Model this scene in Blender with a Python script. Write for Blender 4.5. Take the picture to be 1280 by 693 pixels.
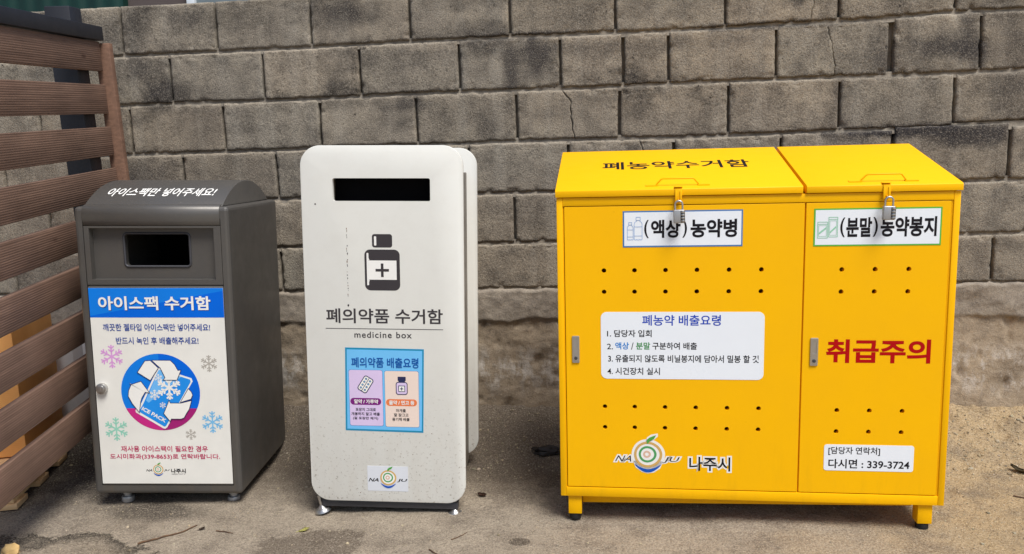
import bpy, bmesh, math, random
from mathutils import Vector, Matrix, noise as mnoise
S = bpy.context.scene
for o in list(bpy.data.objects): bpy.data.objects.remove(o)
COL = S.collection
R = math.radians
random.seed(7)

# ------------------------------------------------------------------ camera
cam_d = bpy.data.cameras.new('camera'); cam = bpy.data.objects.new('camera', cam_d); COL.objects.link(cam)
cam_d.sensor_width = 36; cam_d.lens = 996.34 / 1280 * 36; cam_d.clip_start = .02; cam_d.clip_end = 500
YAW, PITCH, ROLL = -0.11058, 0.15120, 0.03196
_f = Vector((math.sin(YAW)*math.cos(PITCH), math.cos(YAW)*math.cos(PITCH), -math.sin(PITCH)))
_r = Vector((math.cos(YAW), -math.sin(YAW), 0)); _d = _f.cross(_r)
_c, _s = math.cos(ROLL), math.sin(ROLL)
X, D = _c*_r + _s*_d, -_s*_r + _c*_d
cam.matrix_world = Matrix(((X.x, -D.x, -_f.x, 0), (X.y, -D.y, -_f.y, -3.17694), (X.z, -D.z, -_f.z, 1.14835), (0, 0, 0, 1)))
S.camera = cam
# ------------------------------------------------------------------ sky, sun, exposure
SUN_EL, SUN_AZ = R(60), R(140)          # azimuth clockwise from +Y: to the right of the camera and behind it
w = bpy.data.worlds.new('World'); S.world = w; w.use_nodes = True
nt = w.node_tree; bg = nt.nodes['Background']
sk = nt.nodes.new('ShaderNodeTexSky'); sk.sky_type = 'NISHITA'; sk.sun_disc = False
sk.sun_elevation = SUN_EL; sk.sun_rotation = SUN_AZ; sk.air_density = .9; sk.dust_density = 2; sk.ozone_density = 1
nt.links.new(sk.outputs[0], bg.inputs[0]); bg.inputs[1].default_value = .10
sl = bpy.data.lights.new('sun', 'SUN'); sl.energy = 3.1; sl.angle = R(25); sl.color = (1, .985, .955)
so = bpy.data.objects.new('sun', sl); COL.objects.link(so)
sd = Vector((math.sin(SUN_AZ)*math.cos(SUN_EL), math.cos(SUN_AZ)*math.cos(SUN_EL), math.sin(SUN_EL)))
so.rotation_euler = sd.to_track_quat('Z', 'Y').to_euler(); so.location = (3, -6, 8)
S.view_settings.view_transform = 'Standard'; S.view_settings.look = 'None'; S.view_settings.gamma = 1
S.view_settings.use_curve_mapping = False
S.view_settings.exposure = 0.42

# ------------------------------------------------------------------ helpers
def lin(r, g, b):
    f = lambda c: (c/255/12.92) if c/255 <= .04045 else ((c/255+.055)/1.055)**2.4
    return (f(r), f(g), f(b), 1)

class NT:
    """tiny node builder"""
    def __init__(s, name, rough=.6, metal=0, spec=.5):
        s.m = bpy.data.materials.new(name); s.m.use_nodes = True; s.t = s.m.node_tree
        s.b = s.t.nodes['Principled BSDF']
        s.b.inputs['Roughness'].default_value = rough; s.b.inputs['Metallic'].default_value = metal
        s.b.inputs['Specular IOR Level'].default_value = spec
        s.geo = None
    def n(s, ty, **kw):
        x = s.t.nodes.new(ty)
        for k, v in kw.items(): setattr(x, k, v)
        return x
    def put(s, sock, v):
        if v is None: return
        if hasattr(v, 'is_linked') or isinstance(v, bpy.types.NodeSocket): s.t.links.new(v, sock)
        else: sock.default_value = v
    def pos(s, scale=(1, 1, 1), obj=False, off=(0, 0, 0)):
        mp = s.n('ShaderNodeMapping'); mp.inputs['Scale'].default_value = scale; mp.inputs['Location'].default_value = off
        if obj: src = s.n('ShaderNodeTexCoord').outputs['Object']
        else: src = s.n('ShaderNodeNewGeometry').outputs['Position']
        s.t.links.new(src, mp.inputs[0]); return mp.outputs[0]
    def noise(s, vec, scale, detail=4, rough=.55, dist=0):
        x = s.n('ShaderNodeTexNoise'); s.put(x.inputs['Vector'], vec)
        x.inputs['Scale'].default_value = scale; x.inputs['Detail'].default_value = detail
        x.inputs['Roughness'].default_value = rough; x.inputs['Distortion'].default_value = dist
        return x.outputs['Fac']
    def voro(s, vec, scale, feature='F1'):
        x = s.n('ShaderNodeTexVoronoi', feature=feature); s.put(x.inputs['Vector'], vec); x.inputs['Scale'].default_value = scale
        return x.outputs['Distance']
    def ramp(s, fac, a, b, lo=0., hi=1.):
        x = s.n('ShaderNodeMapRange'); x.inputs[1].default_value = a; x.inputs[2].default_value = b
        x.inputs[3].default_value = lo; x.inputs[4].default_value = hi; s.put(x.inputs[0], fac); return x.outputs[0]
    def mix(s, fac, a, b, blend='MIX'):
        x = s.n('ShaderNodeMix', data_type='RGBA', blend_type=blend)
        s.put(x.inputs[0], fac); s.put(x.inputs[6], a); s.put(x.inputs[7], b); return x.outputs[2]
    def math(s, op, a, b=None, c=None):
        x = s.n('ShaderNodeMath', operation=op); s.put(x.inputs[0], a)
        if b is not None: s.put(x.inputs[1], b)
        if c is not None: s.put(x.inputs[2], c)
        return x.outputs[0]
    def sep(s, vec):
        x = s.n('ShaderNodeSeparateXYZ'); s.put(x.inputs[0], vec); return x.outputs
    def attr(s, name):
        x = s.n('ShaderNodeAttribute', attribute_name=name); return x.outputs['Color']
    def bump(s, h, strength, dist=.002, prev=None):
        x = s.n('ShaderNodeBump'); x.inputs['Strength'].default_value = strength; x.inputs['Distance'].default_value = dist
        s.put(x.inputs['Height'], h)
        if prev is not None: s.put(x.inputs['Normal'], prev)
        return x.outputs[0]
    def done(s, col=None, rough=None, nor=None):
        s.put(s.b.inputs['Base Color'], col); s.put(s.b.inputs['Roughness'], rough)
        if nor is not None: s.put(s.b.inputs['Normal'], nor)
        return s.m

def plain(name, col, rough=.5, metal=0, wear=.06, spec=.5):
    """a paint, ink or metal with slight mottling of tone and gloss"""
    k = NT(name, rough, metal, spec); v = k.pos(obj=True)
    n1 = k.noise(v, 9, 5, .6); n2 = k.noise(v, 160, 2)
    dk = tuple(c*(1-wear*2) for c in col[:3]) + (1,)
    c = k.mix(k.ramp(n1, .35, .7), col, dk)
    return k.done(c, k.ramp(n1, .3, .7, max(rough-.06, .02), min(rough+.1, 1)), k.bump(n2, .04, .0006))

class MB:
    def __init__(s): s.bm = bmesh.new()
    def _merge(s, b, mi=0, M=None):
        if M is not None: b.transform(M)
        for f in b.faces: f.material_index = mi
        me = bpy.data.meshes.new('tmp'); b.to_mesh(me); b.free(); s.bm.from_mesh(me); bpy.data.meshes.remove(me)
    def box(s, x0, x1, y0, y1, z0, z1, bev=0, seg=2, mi=0, edges=None, M=None):
        b = bmesh.new(); bmesh.ops.create_cube(b, size=1)
        for v in b.verts:
            v.co = Vector((x0 if v.co.x < 0 else x1, y0 if v.co.y < 0 else y1, z0 if v.co.z < 0 else z1))
        if bev:
            es = [e for e in b.edges if edges is None or edges((e.verts[0].co + e.verts[1].co)/2, (e.verts[1].co-e.verts[0].co).normalized())]
            bmesh.ops.bevel(b, geom=es, offset=bev, segments=seg, affect='EDGES', profile=.5)
        s._merge(b, mi, M); return s
    def prism(s, pts, y0, y1, bev=0, seg=2, mi=0, axis='y', M=None):
        """polygon in (x,z) extruded along y, or (y,z) along x when axis='x'"""
        b = bmesh.new()
        P = (lambda u, v, t: (u, t, v)) if axis == 'y' else (lambda u, v, t: (t, u, v))
        va = [b.verts.new(P(u, v, y0)) for u, v in pts]; vb = [b.verts.new(P(u, v, y1)) for u, v in pts]
        n = len(pts); f1 = b.faces.new(va); f2 = b.faces.new(vb)
        for i in range(n): b.faces.new((va[i], va[(i+1) % n], vb[(i+1) % n], vb[i]))
        bmesh.ops.recalc_face_normals(b, faces=b.faces)
        if bev:
            es = [e for e in b.edges if e.calc_face_angle(0) > R(40)]
            bmesh.ops.bevel(b, geom=es, offset=bev, segments=seg, affect='EDGES', profile=.5)
        s._merge(b, mi, M); return s
    def cyl(s, c, r, h, axis='z', seg=24, r2=None, bev=0, mi=0, M=None):
        b = bmesh.new(); bmesh.ops.create_cone(b, cap_ends=True, segments=seg, radius1=r, radius2=r if r2 is None else r2, depth=h)
        if bev:
            es = [e for e in b.edges if e.calc_face_angle(0) > R(60)]
            bmesh.ops.bevel(b, geom=es, offset=bev, segments=2, affect='EDGES', profile=.5)
        if axis == 'y': b.transform(Matrix.Rotation(R(90), 4, 'X'))
        if axis == 'x': b.transform(Matrix.Rotation(R(90), 4, 'Y'))
        b.transform(Matrix.Translation(c)); s._merge(b, mi, M); return s
    def tube(s, path, r, seg=10, mi=0, radii=None, closed=False):
        b = bmesh.new(); P = [Vector(p) for p in path]; n = len(P); rings = []; up = Vector((.13, .21, .97))
        for i, p in enumerate(P):
            a = P[i-1] if (i or closed) else P[i]; c = P[(i+1) % n] if (i < n-1 or closed) else P[i]
            t = (c-a).normalized(); u = t.cross(up)
            if u.length < .05: u = t.cross(Vector((1, 0, 0)))
            u.normalize(); v = t.cross(u); rr = radii[i] if radii else r
            rings.append([b.verts.new(p + rr*(math.cos(2*math.pi*k/seg)*u + math.sin(2*math.pi*k/seg)*v)) for k in range(seg)])
        for i in range(n if closed else n-1):
            A, B = rings[i], rings[(i+1) % n]
            for k in range(seg): b.faces.new((A[k], A[(k+1) % seg], B[(k+1) % seg], B[k]))
        if not closed: b.faces.new(rings[0][::-1]); b.faces.new(rings[-1])
        bmesh.ops.recalc_face_normals(b, faces=b.faces)
        s._merge(b, mi); return s
    def build(s, name, mats, parent=None, smooth=35):
        me = bpy.data.meshes.new(name); s.bm.to_mesh(me); s.bm.free()
        for m in (mats if isinstance(mats, (list, tuple)) else [mats]): me.materials.append(m)
        if smooth:
            me.polygons.foreach_set('use_smooth', [True]*len(me.polygons)); me.set_sharp_from_angle(angle=R(smooth))
        o = bpy.data.objects.new(name, me); COL.objects.link(o)
        if parent is not None: o.parent = parent
        return o

def tag(o, label=None, cat=None, group=None, kind=None):
    if label: o['label'] = label
    if cat: o['category'] = cat
    if group: o['group'] = group
    if kind: o['kind'] = kind
    return o
def thing(name, label, cat, loc=(0, 0, 0), rot=(0, 0, 0), group=None):
    o = bpy.data.objects.new(name, None); COL.objects.link(o); o.location = loc; o.rotation_euler = rot
    o.empty_display_size = .1
    return tag(o, label, cat, group)
def cut(o, cutter_mb):
    c = cutter_mb.build('cutter', [], o.parent, 0)
    md = o.modifiers.new('b', 'BOOLEAN'); md.operation = 'DIFFERENCE'; md.solver = 'EXACT'; md.object = c
    dg = bpy.context.evaluated_depsgraph_get(); dg.update()
    me = bpy.data.meshes.new_from_object(o.evaluated_get(dg)); o.modifiers.clear()
    old = o.data; o.data = me; me.name = old.name; bpy.data.meshes.remove(old)
    cm = c.data; bpy.data.objects.remove(c); bpy.data.meshes.remove(cm)
    me.polygons.foreach_set('use_smooth', [False]*len(me.polygons))
    return o
def rrect(x0, x1, z0, z1, r, n=8):
    pts = []
    for cx, cz, a in ((x1-r, z1-r, 0), (x0+r, z1-r, 90), (x0+r, z0+r, 180), (x1-r, z0+r, 270)):
        for k in range(n+1):
            t = R(a + 90*k/n); pts.append((cx + r*math.cos(t), cz + r*math.sin(t)))
    return pts

# lettering: real glyph outlines of the built-in font, flat, fitted into a box
_tc = {}
def glyphs(body, bold, track=1):
    k = (body, bold, track)
    if k not in _tc:
        c = bpy.data.curves.new('t', 'FONT'); c.body = body; c.size = 1; c.offset = bold; c.space_character = track; c.resolution_u = 6
        o = bpy.data.objects.new('t', c); COL.objects.link(o)
        dg = bpy.context.evaluated_depsgraph_get(); dg.update()
        me = bpy.data.meshes.new_from_object(o.evaluated_get(dg))
        V = [(v.co.x, v.co.y) for v in me.vertices]; F = [tuple(p.vertices) for p in me.polygons]
        x0, x1 = min(v[0] for v in V), max(v[0] for v in V); y0, y1 = min(v[1] for v in V), max(v[1] for v in V)
        BB = (x0, x1, y0, y1)
        bpy.data.objects.remove(o); bpy.data.curves.remove(c); bpy.data.meshes.remove(me); _tc[k] = (V, F, BB)
    return _tc[k]
class Art:
    """flat printed shapes lying on a face in the local (x,z) plane; each layer of ink sits a hair proud of the one below"""
    STEP = .00022
    def __init__(s, y=0., fn=None): s.V = []; s.raw = []; s.F = []; s.M = []; s.mats = []; s.y = y; s.fn = fn
    def mi(s, m):
        if m not in s.mats: s.mats.append(m)
        return s.mats.index(m)
    def add(s, V, F, m, layer):
        b = len(s.V); y = s.y - layer*s.STEP
        s.V += [(s.fn(x, z, layer*s.STEP) if s.fn else (x, y, z)) for x, z in V]
        s.raw += [(x, z, layer*s.STEP) for x, z in V]
        for f in F: s.F.append(tuple(i+b for i in f)); s.M.append(s.mi(m))
        return s
    def poly(s, pts, m, layer=0): return s.add(pts, [tuple(range(len(pts)))], m, layer)
    def rect(s, x0, x1, z0, z1, m, layer=0, r=0):
        return s.poly(rrect(x0, x1, z0, z1, r) if r else [(x0, z0), (x1, z0), (x1, z1), (x0, z1)], m, layer)
    def disc(s, cx, cz, rx, rz, m, layer=0, n=40, a0=0, a1=360):
        return s.poly([(cx+rx*math.cos(R(a0+(a1-a0)*k/n)), cz+rz*math.sin(R(a0+(a1-a0)*k/n))) for k in range(n if a1-a0 >= 360 else n+1)], m, layer)
    def ring(s, outer, inner, m, layer=0):
        n = len(outer); return s.add(outer+inner, [(i, (i+1) % n, n+(i+1) % n, n+i) for i in range(n)], m, layer)
    def stroke(s, pts, wd, m, layer=0, closed=False):
        P = [Vector(p) for p in pts]; n = len(P); V = []
        for i, p in enumerate(P):
            a = P[i-1] if (i or closed) else P[i]; c = P[(i+1) % n] if (i < n-1 or closed) else P[i]
            d1 = (p-a).normalized() if (p-a).length > 1e-9 else (c-p).normalized()
            d2 = (c-p).normalized() if (c-p).length > 1e-9 else d1
            t = (d1+d2); t = t.normalized() if t.length > 1e-6 else d1
            nn = Vector((-t.y, t.x)); k = wd/2/max(.45, nn.dot(Vector((-d1.y, d1.x))))
            V += [tuple(p+nn*k), tuple(p-nn*k)]
        F = [(2*i, 2*i+1, (2*i+3) % (2*n), (2*i+2) % (2*n)) for i in range(n if closed else n-1)]
        return s.add(V, F, m, layer)
    def text(s, body, cx, cz, wd, ht, m, layer=0, bold=.02, shear=0, rot=0, track=1, halo=0):
        V, F, (x0, x1, y0, y1) = glyphs(body, bold, track)
        if halo: V, F, _ = glyphs(body, bold+halo, track)      # a wider outline round the same letters
        V = [((x-x0)/(x1-x0), (y-y0)/(y1-y0)) for x, y in V]; c, q = math.cos(rot), math.sin(rot); out = []
        for u, v in V:
            x = (u-.5)*wd + shear*(v-.5)*ht; z = (v-.5)*ht; out.append((cx + c*x - q*z, cz + q*x + c*z))
        return s.add(out, F, m, layer)
    def build(s, name, parent):
        me = bpy.data.meshes.new(name); me.from_pydata(s.raw if s.fn else s.V, [], s.F)
        for m in s.mats: me.materials.append(m)
        me.polygons.foreach_set('material_index', s.M)
        bm = bmesh.new(); bm.from_mesh(me)      # every printed face looks out of the sheet
        if s.fn:        # cut the ink finely so that it follows a curved lid
            for t in range(10, 60): bmesh.ops.bisect_plane(bm, geom=bm.verts[:]+bm.edges[:]+bm.faces[:], plane_co=(0, t, 0), plane_no=(0, 1, 0))
            for v in bm.verts: v.co = Vector(s.fn(*v.co))
        else:
            for f in bm.faces:
                f.normal_update()
                if f.normal.y > 0: f.normal_flip()
        bm.to_mesh(me); bm.free()
        o = bpy.data.objects.new(name, me); COL.objects.link(o); o.parent = parent
        return o
    def join_into(s, o):
        me = o.data; base = len(me.materials)
        for m in s.mats: me.materials.append(m)
        bm = bmesh.new(); bm.from_mesh(me); vs = [bm.verts.new(v) for v in s.V]
        for f, m in zip(s.F, s.M):
            q = bm.faces.new([vs[i] for i in f]); q.material_index = base+m; q.normal_update()
            if q.normal.y > 0: q.normal_flip()
        bm.to_mesh(me); bm.free(); me.set_sharp_from_angle(angle=R(30))
def letter(parent, y, *lines):
    """each line of writing is a part of its own: (layer, args, kwargs) per piece of ink"""
    for line in lines:
        a = Art(y)
        for (args, kw) in (line if isinstance(line, list) else [line]): a.text(*args, **kw)
        a.build('lettering', parent)
def ink_line(*args, **kw): return (args, kw)

# ------------------------------------------------------------------ materials
def mat_blocks():
    k = NT('weathered concrete block', .92, 0, .25); P = k.pos()
    x, y, z = k.sep(P)
    tone = k.attr('tone')
    big = k.noise(P, 2.3, 5, .6); mid = k.noise(P, 11, 5, .65)
    rib = k.noise(k.pos((14, 1, .9)), 1.0, 3, .5)
    c = k.mix(k.ramp(big, .35, .68), lin(160, 149, 131), lin(128, 119, 107))
    c = k.mix(k.ramp(mid, .42, .7), c, lin(98, 91, 82))
    c = k.mix(k.ramp(rib, .5, .66, 0, .4), c, lin(162, 154, 140))
    c = k.mix(1.0, c, tone, 'MULTIPLY')
    # cement smeared over the top edge of a block when the bed above was laid; grime caught along the bottom edge
    ta = tone.node.outputs['Alpha']; en = k.noise(P, 13, 5, .65)
    c = k.mix(k.math('MULTIPLY', k.ramp(k.math('ADD', ta, k.ramp(en, .3, .7, -.12, .12)), .86, .97), .55), c, lin(168, 156, 138))
    c = k.mix(k.math('MULTIPLY', k.ramp(k.math('ADD', ta, k.ramp(en, .3, .7, -.1, .1)), .1, .0), .4), c, lin(74, 68, 61))
    # soot and lichen, heavier towards the top course
    st = k.noise(k.pos((1.6, 1, 2.4), off=(3.1, 0, 1.7)), 1.7, 6, .62)
    top = k.ramp(z, 1.05, 1.75, -.06, .1)
    c = k.mix(k.ramp(k.math('ADD', st, top), .56, .70, 0, .75), c, lin(50, 47, 45))
    sp = k.noise(k.pos(off=(7, 2, 5)), 38, 3, .7)
    c = k.mix(k.math('MULTIPLY', k.ramp(sp, .62, .70), k.ramp(k.math('ADD', st, top), .47, .6)), c, lin(30, 28, 27))
    # smears of soot left on three of the blocks
    for (sx, sz, rx, rz, a) in ((-.335, 1.50, .035, .13, .75), (-.225, 1.52, .085, .08, .85), (.12, 1.545, .42, .03, .35), (1.27, 1.5, .13, .05, .7), (1.1, 1.45, .2, .07, .5), (-.43, 1.26, .05, .06, .5), (-1.75, 1.45, .12, .06, .6), (-.47, 1.62, .14, .05, .5), (1.37, 1.52, .06, .12, .7), (-1.9, 1.1, .14, .1, .6), (1.15, 1.19, .36, .03, 1), (1.38, 1.165, .17, .05, .9), (1.45, 1.72, .16, .07, .6), (.73, 1.74, .05, .07, .8), (.62, 1.60, .3, .018, .8), (-.25, 1.605, .2, .016, .8), (1.5, 1.4, .12, .2, .5), (-1.0, 1.72, .16, .06, .55), (.9, 1.36, .03, .1, .5), (.55, 1.76, .06, .05, .8), (-1.62, 1.74, .1, .05, .6), (-.75, 1.36, .1, .03, .7), (-1.86, 1.56, .05, .06, .6)):
        dx = k.math('DIVIDE', k.math('SUBTRACT', x, sx), rx); dz = k.math('DIVIDE', k.math('SUBTRACT', z, sz), rz)
        d = k.math('SQRT', k.math('ADD', k.math('MULTIPLY', dx, dx), k.math('MULTIPLY', dz, dz)))
        d = k.math('ADD', d, k.ramp(k.noise(P, 14, 4), .3, .7, -.35, .35))
        c = k.mix(k.ramp(d, .45, 1.25, a, 0), c, lin(50, 47, 48))
    # aggregate grain: pale grit and dark pits
    g1 = k.noise(P, 210, 4, .8); g2 = k.voro(P, 85)
    g3 = k.noise(P, 90, 4, .7)
    c = k.mix(k.ramp(g1, .52, .70, 0, .6), c, lin(184, 173, 156))
    c = k.mix(k.ramp(g1, .48, .32, 0, .75), c, lin(44, 41, 38))
    c = k.mix(k.ramp(g3, .42, .3, 0, .5), c, lin(50, 47, 44))
    c = k.mix(k.ramp(g2, .10, .03, 0, .8), c, lin(200, 192, 178))
    b = k.bump(g1, .75, .004); b = k.bump(g3, .6, .006, b)
    return k.done(c, None, b)
def mat_mortar():
    k = NT('old mortar', .95, 0, .2); P = k.pos(); n = k.noise(P, 30, 5, .7); g = k.noise(P, 380, 2)
    c = k.mix(k.ramp(n, .35, .7), lin(150, 141, 127), lin(104, 97, 88))
    c = k.mix(k.ramp(g, .55, .75, 0, .5), c, lin(160, 150, 135))
    return k.done(c, None, k.bump(n, .7, .006))
def mat_plinth():
    k = NT('rough plinth concrete', .93, 0, .25); P = k.pos(); x, y, z = k.sep(P)
    n = k.noise(P, 4, 6, .65); m = k.noise(P, 22, 5, .7); g = k.noise(P, 330, 3, .7)
    c = k.mix(k.ramp(n, .35, .65), lin(176, 158, 134), lin(140, 126, 108))
    c = k.mix(k.ramp(m, .5, .72, 0, .7), c, lin(98, 87, 75))
    # the smeared mortar course above it is greyer and smoother
    zz = k.math('ADD', z, k.ramp(k.noise(P, 9, 4), .3, .7, -.035, .035))
    band = k.ramp(zz, .462, .485)
    c = k.mix(band, c, k.mix(k.ramp(m, .35, .7), lin(158, 147, 132), lin(120, 111, 101)))
    # pale lime bloom
    bl = k.noise(k.pos((3, 1, 1.6), off=(.6, 0, .3)), 5, 6, .75)
    hb = k.math('ABSOLUTE', k.math('SUBTRACT', z, .27)); 
    c = k.mix(k.math('MULTIPLY', k.ramp(bl, .47, .6), k.ramp(hb, .03, .12, .85, 0)), c, lin(204, 196, 186))
    c = k.mix(k.ramp(g, .5, .75, 0, .45), c, lin(180, 166, 145)); c = k.mix(k.ramp(g, .48, .28, 0, .6), c, lin(58, 52, 46))
    return k.done(c, None, k.bump(m, .6, .01, k.bump(g, .6, .003)))
def mat_ground():
    k = NT('dusty ground', .95, 0, .2); P = k.pos(); x, y, z = k.sep(P)
    big = k.noise(P, 1.1, 5, .6); mid = k.noise(P, 7, 6, .65); fine = k.noise(P, 60, 4, .7); g = k.noise(P, 190, 4, .8)
    # dark grey concrete dust left, sandier right and towards the wall
    sand = k.math('ADD', k.ramp(x, .2, 1.25, -.16, .24), k.ramp(x, -1.3, .2, -.08, 0))
    sand = k.math('ADD', sand, big)
    c = k.mix(k.ramp(sand, .42, .72), lin(160, 147, 129), lin(176, 152, 116))
    soil = k.math('MULTIPLY', k.ramp(k.math('ADD', y, k.ramp(mid, .3, .7, -.12, .12)), -.72, -.42), k.ramp(k.math('ADD', x, k.ramp(big, .3, .7, -.2, .2)), 1.15, .8))
    c = k.mix(k.math('MULTIPLY', soil, .8), c, lin(92, 80, 68))
    c = k.mix(k.ramp(mid, .45, .72, 0, .75), c, lin(110, 99, 87))
    leftdark = k.math('MULTIPLY', k.ramp(x, -1.25, -1.75), k.ramp(y, -1.0, -.6))
    c = k.mix(k.math('MULTIPLY', leftdark, k.ramp(mid, .3, .6, .5, .95)), c, lin(72, 65, 59))
    # damp stains with their own outlines: a rim of damp, a dry patch, a spot
    dn = k.math('ADD', k.ramp(k.noise(P, 6, 5, .6), .3, .7, -.3, .3), k.ramp(fine, .3, .7, -.1, .1))
    def ell(cx, cy, rx, ry):
        dx = k.math('DIVIDE', k.math('SUBTRACT', x, cx), rx); dy = k.math('DIVIDE', k.math('SUBTRACT', y, cy), ry)
        return k.math('ADD', k.math('SQRT', k.math('ADD', k.math('MULTIPLY', dx, dx), k.math('MULTIPLY', dy, dy))), dn)
    e = ell(-1.66, -1.14, .31, .185)
    rim = k.math('MULTIPLY', k.ramp(e, 1.08, 1.0), k.ramp(e, .62, .98))

    c = k.mix(k.math('MULTIPLY', k.ramp(e, .95, .8), .35), c, lin(110, 97, 80))
    e = ell(-.88, -1.08, .17, .2)
    c = k.mix(k.ramp(e, 1.05, .92, 0, .7), c, lin(88, 76, 65))
    e = ell(-.25, -.94, .03, .022); c = k.mix(k.ramp(e, 1.1, .9, 0, .75), c, lin(66, 56, 48))
    e = ell(-1.5, -.78, .2, .07); c = k.mix(k.ramp(e, 1.2, .6, 0, .7), c, lin(52, 46, 42))  # broad soft-edged dark patch along the front of the grey bin
    c = k.mix(k.math('MULTIPLY', rim, .9), c, lin(34, 29, 25))
    # grit
    c = k.mix(k.ramp(g, .51, .68, 0, .55), c, lin(210, 196, 172)); c = k.mix(k.ramp(g, .49, .33, 0, .65), c, lin(58, 50, 42))
    v = k.voro(P, 75); c = k.mix(k.ramp(v, .12, .03, 0, .8), c, lin(205, 192, 170))
    c = k.mix(k.ramp(fine, .56, .72, 0, .5), c, lin(84, 74, 63))
    return k.done(c, None, k.bump(fine, .9, .010, k.bump(g, .9, .005)))
def mat_wood(name, a, b, groove=True, plank_axis=0):
    k = NT(name, .7, 0, .35); P = k.pos(obj=True)
    gr = k.noise(k.pos((2.5, 30, 60), obj=True), 1.6, 6, .65); bl = k.noise(P, 5, 4)
    c = k.mix(k.ramp(gr, .3, .7), a, b); c = k.mix(k.ramp(bl, .4, .75, 0, .5), c, tuple(v*.6 for v in b[:3])+(1,))
    kn = k.voro(k.pos((3, 8, 8), obj=True), 1.1); c = k.mix(k.ramp(kn, .09, .03, 0, .8), c, lin(58, 34, 24))
    sc = k.noise(k.pos((20, 4, 4), obj=True, off=(3, 1, 2)), 3, 5, .7); c = k.mix(k.ramp(sc, .66, .74, 0, .55), c, lin(170, 140, 120))
    n = k.bump(gr, .25, .002)
    if groove:
        z = k.sep(P)[2]; wv = k.math('SINE', k.math('MULTIPLY', z, 2*math.pi/.0075)); n = k.bump(wv, .28, .0013, n)
    return k.done(c, None, n)
def mat_white():
    k = NT('white powder coat, soiled near the foot', .38, 0, .5); P = k.pos(obj=True); x, y, z = k.sep(P)
    n = k.noise(P, 14, 6, .7); f = k.noise(P, 95, 4, .75); s = k.noise(k.pos((6, 6, 1.2), obj=True), 4, 5, .65)
    c = k.mix(k.ramp(n, .45, .75, 0, .3), lin(222, 221, 213), lin(208, 205, 195))
    low = k.ramp(z, .5, .06, 0, 1)
    c = k.mix(k.math('MULTIPLY', k.ramp(s, .42, .68), k.math('MULTIPLY', low, .22)), c, lin(200, 192, 178))
    c = k.mix(k.math('MULTIPLY', k.ramp(f, .57, .66), k.math('MULTIPLY', low, .8)), c, lin(140, 128, 110))
    sc = k.noise(k.pos(obj=True, off=(4, 4, 9)), 30, 5, .8)
    c = k.mix(k.ramp(sc, .69, .73, 0, .6), c, lin(140, 134, 124))
    return k.done(c, k.ramp(n, .3, .7, .32, .5), k.bump(f, .05, .0006))
def mat_yellow():
    k = NT('yellow powder coat', .45, 0, .16); P = k.pos(obj=True); x, y, z = k.sep(P)
    n = k.noise(P, 6, 5, .6); f = k.noise(P, 220, 2); d = k.noise(k.pos((5, 5, 1), obj=True), 5, 6, .7)
    c = k.mix(k.ramp(n, .35, .7), (.92, .475, .0005, 1), (.89, .455, .0005, 1))
    c = k.mix(k.math('MULTIPLY', k.ramp(d, .5, .75), k.ramp(z, .35, .08, 0, .14)), c, lin(150, 105, 30))
    c = k.mix(k.ramp(k.noise(P, 26, 5, .8), .68, .74, 0, .3), c, lin(150, 100, 20))
    return k.done(c, k.ramp(n, .3, .7, .36, .52), k.bump(f, .06, .0005, k.bump(k.noise(P, 3, 2), .06, .01)))
def mat_grey():
    k = NT('dark grey metallic paint', .34, .45, .5); P = k.pos(obj=True); x, y, z = k.sep(P)
    n = k.noise(P, 7, 5, .6); f = k.noise(P, 400, 2); d = k.noise(k.pos((7, 7, 1), obj=True), 4, 6, .7)
    c = k.mix(k.ramp(n, .35, .7), (.125, .118, .108, 1), (.104, .097, .089, 1))
    c = k.mix(k.math('MULTIPLY', k.ramp(d, .45, .75), k.ramp(z, .4, .02, .1, .6)), c, lin(112, 101, 86))
    c = k.mix(k.ramp(k.noise(P, 40, 4, .8), .68, .73, 0, .5), c, lin(150, 145, 136))
    c = k.mix(k.ramp(f, .6, .75, 0, .35), c, lin(120, 116, 108))
    return k.done(c, k.ramp(n, .3, .7, .3, .5), k.bump(f, .06, .0005))

M = {}
M['block'], M['mortar'], M['plinth'], M['ground'] = mat_blocks(), mat_mortar(), mat_plinth(), mat_ground()
M['wood'] = mat_wood('brown grooved deck board', lin(132, 104, 87), lin(98, 75, 62))
M['trim'] = mat_wood('brown trim board', lin(136, 103, 83), lin(104, 77, 62), False)
M['pine'] = mat_wood('raw pale pine', lin(240, 204, 156), lin(220, 176, 124), False)
M['white'], M['yellow'], M['grey'] = mat_white(), mat_yellow(), mat_grey()
M['steel_dark'] = plain('dark blue grey painted steel', lin(40, 41, 47), .5, .2, .1)
M['dark'] = plain('dark grey steel', lin(72, 72, 76), .5, .3, .1)
M['core'] = plain('grey beige painted sheet', lin(118, 110, 100), .5, .1, .08)
M['black'] = plain('black rubber', lin(22, 22, 23), .7)
M['void'] = plain('unlit black interior', (.004, .004, .005, 1), .9, 0, 0, .1)  # darkness inside the slots, put into the colour
M['steel'] = plain('worn zinc steel', (.55, .54, .52, 1), .32, .9, .1)
M['lockgrey'] = plain('grey cast lock body', (.42, .42, .42, 1), .38, .5, .08)
M['stk'] = plain('white vinyl', lin(232, 236, 240), .3, 0, .015)
M['stkw'] = plain('warm white vinyl', lin(230, 228, 220), .35, 0, .04)
M['clearstk'] = plain('translucent pale label', lin(214, 217, 222), .4, 0, .04)
def ink(n, r, g, b, rough=.55): M[n] = plain(n+' ink', lin(r, g, b), rough, 0, .03, .15)
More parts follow.
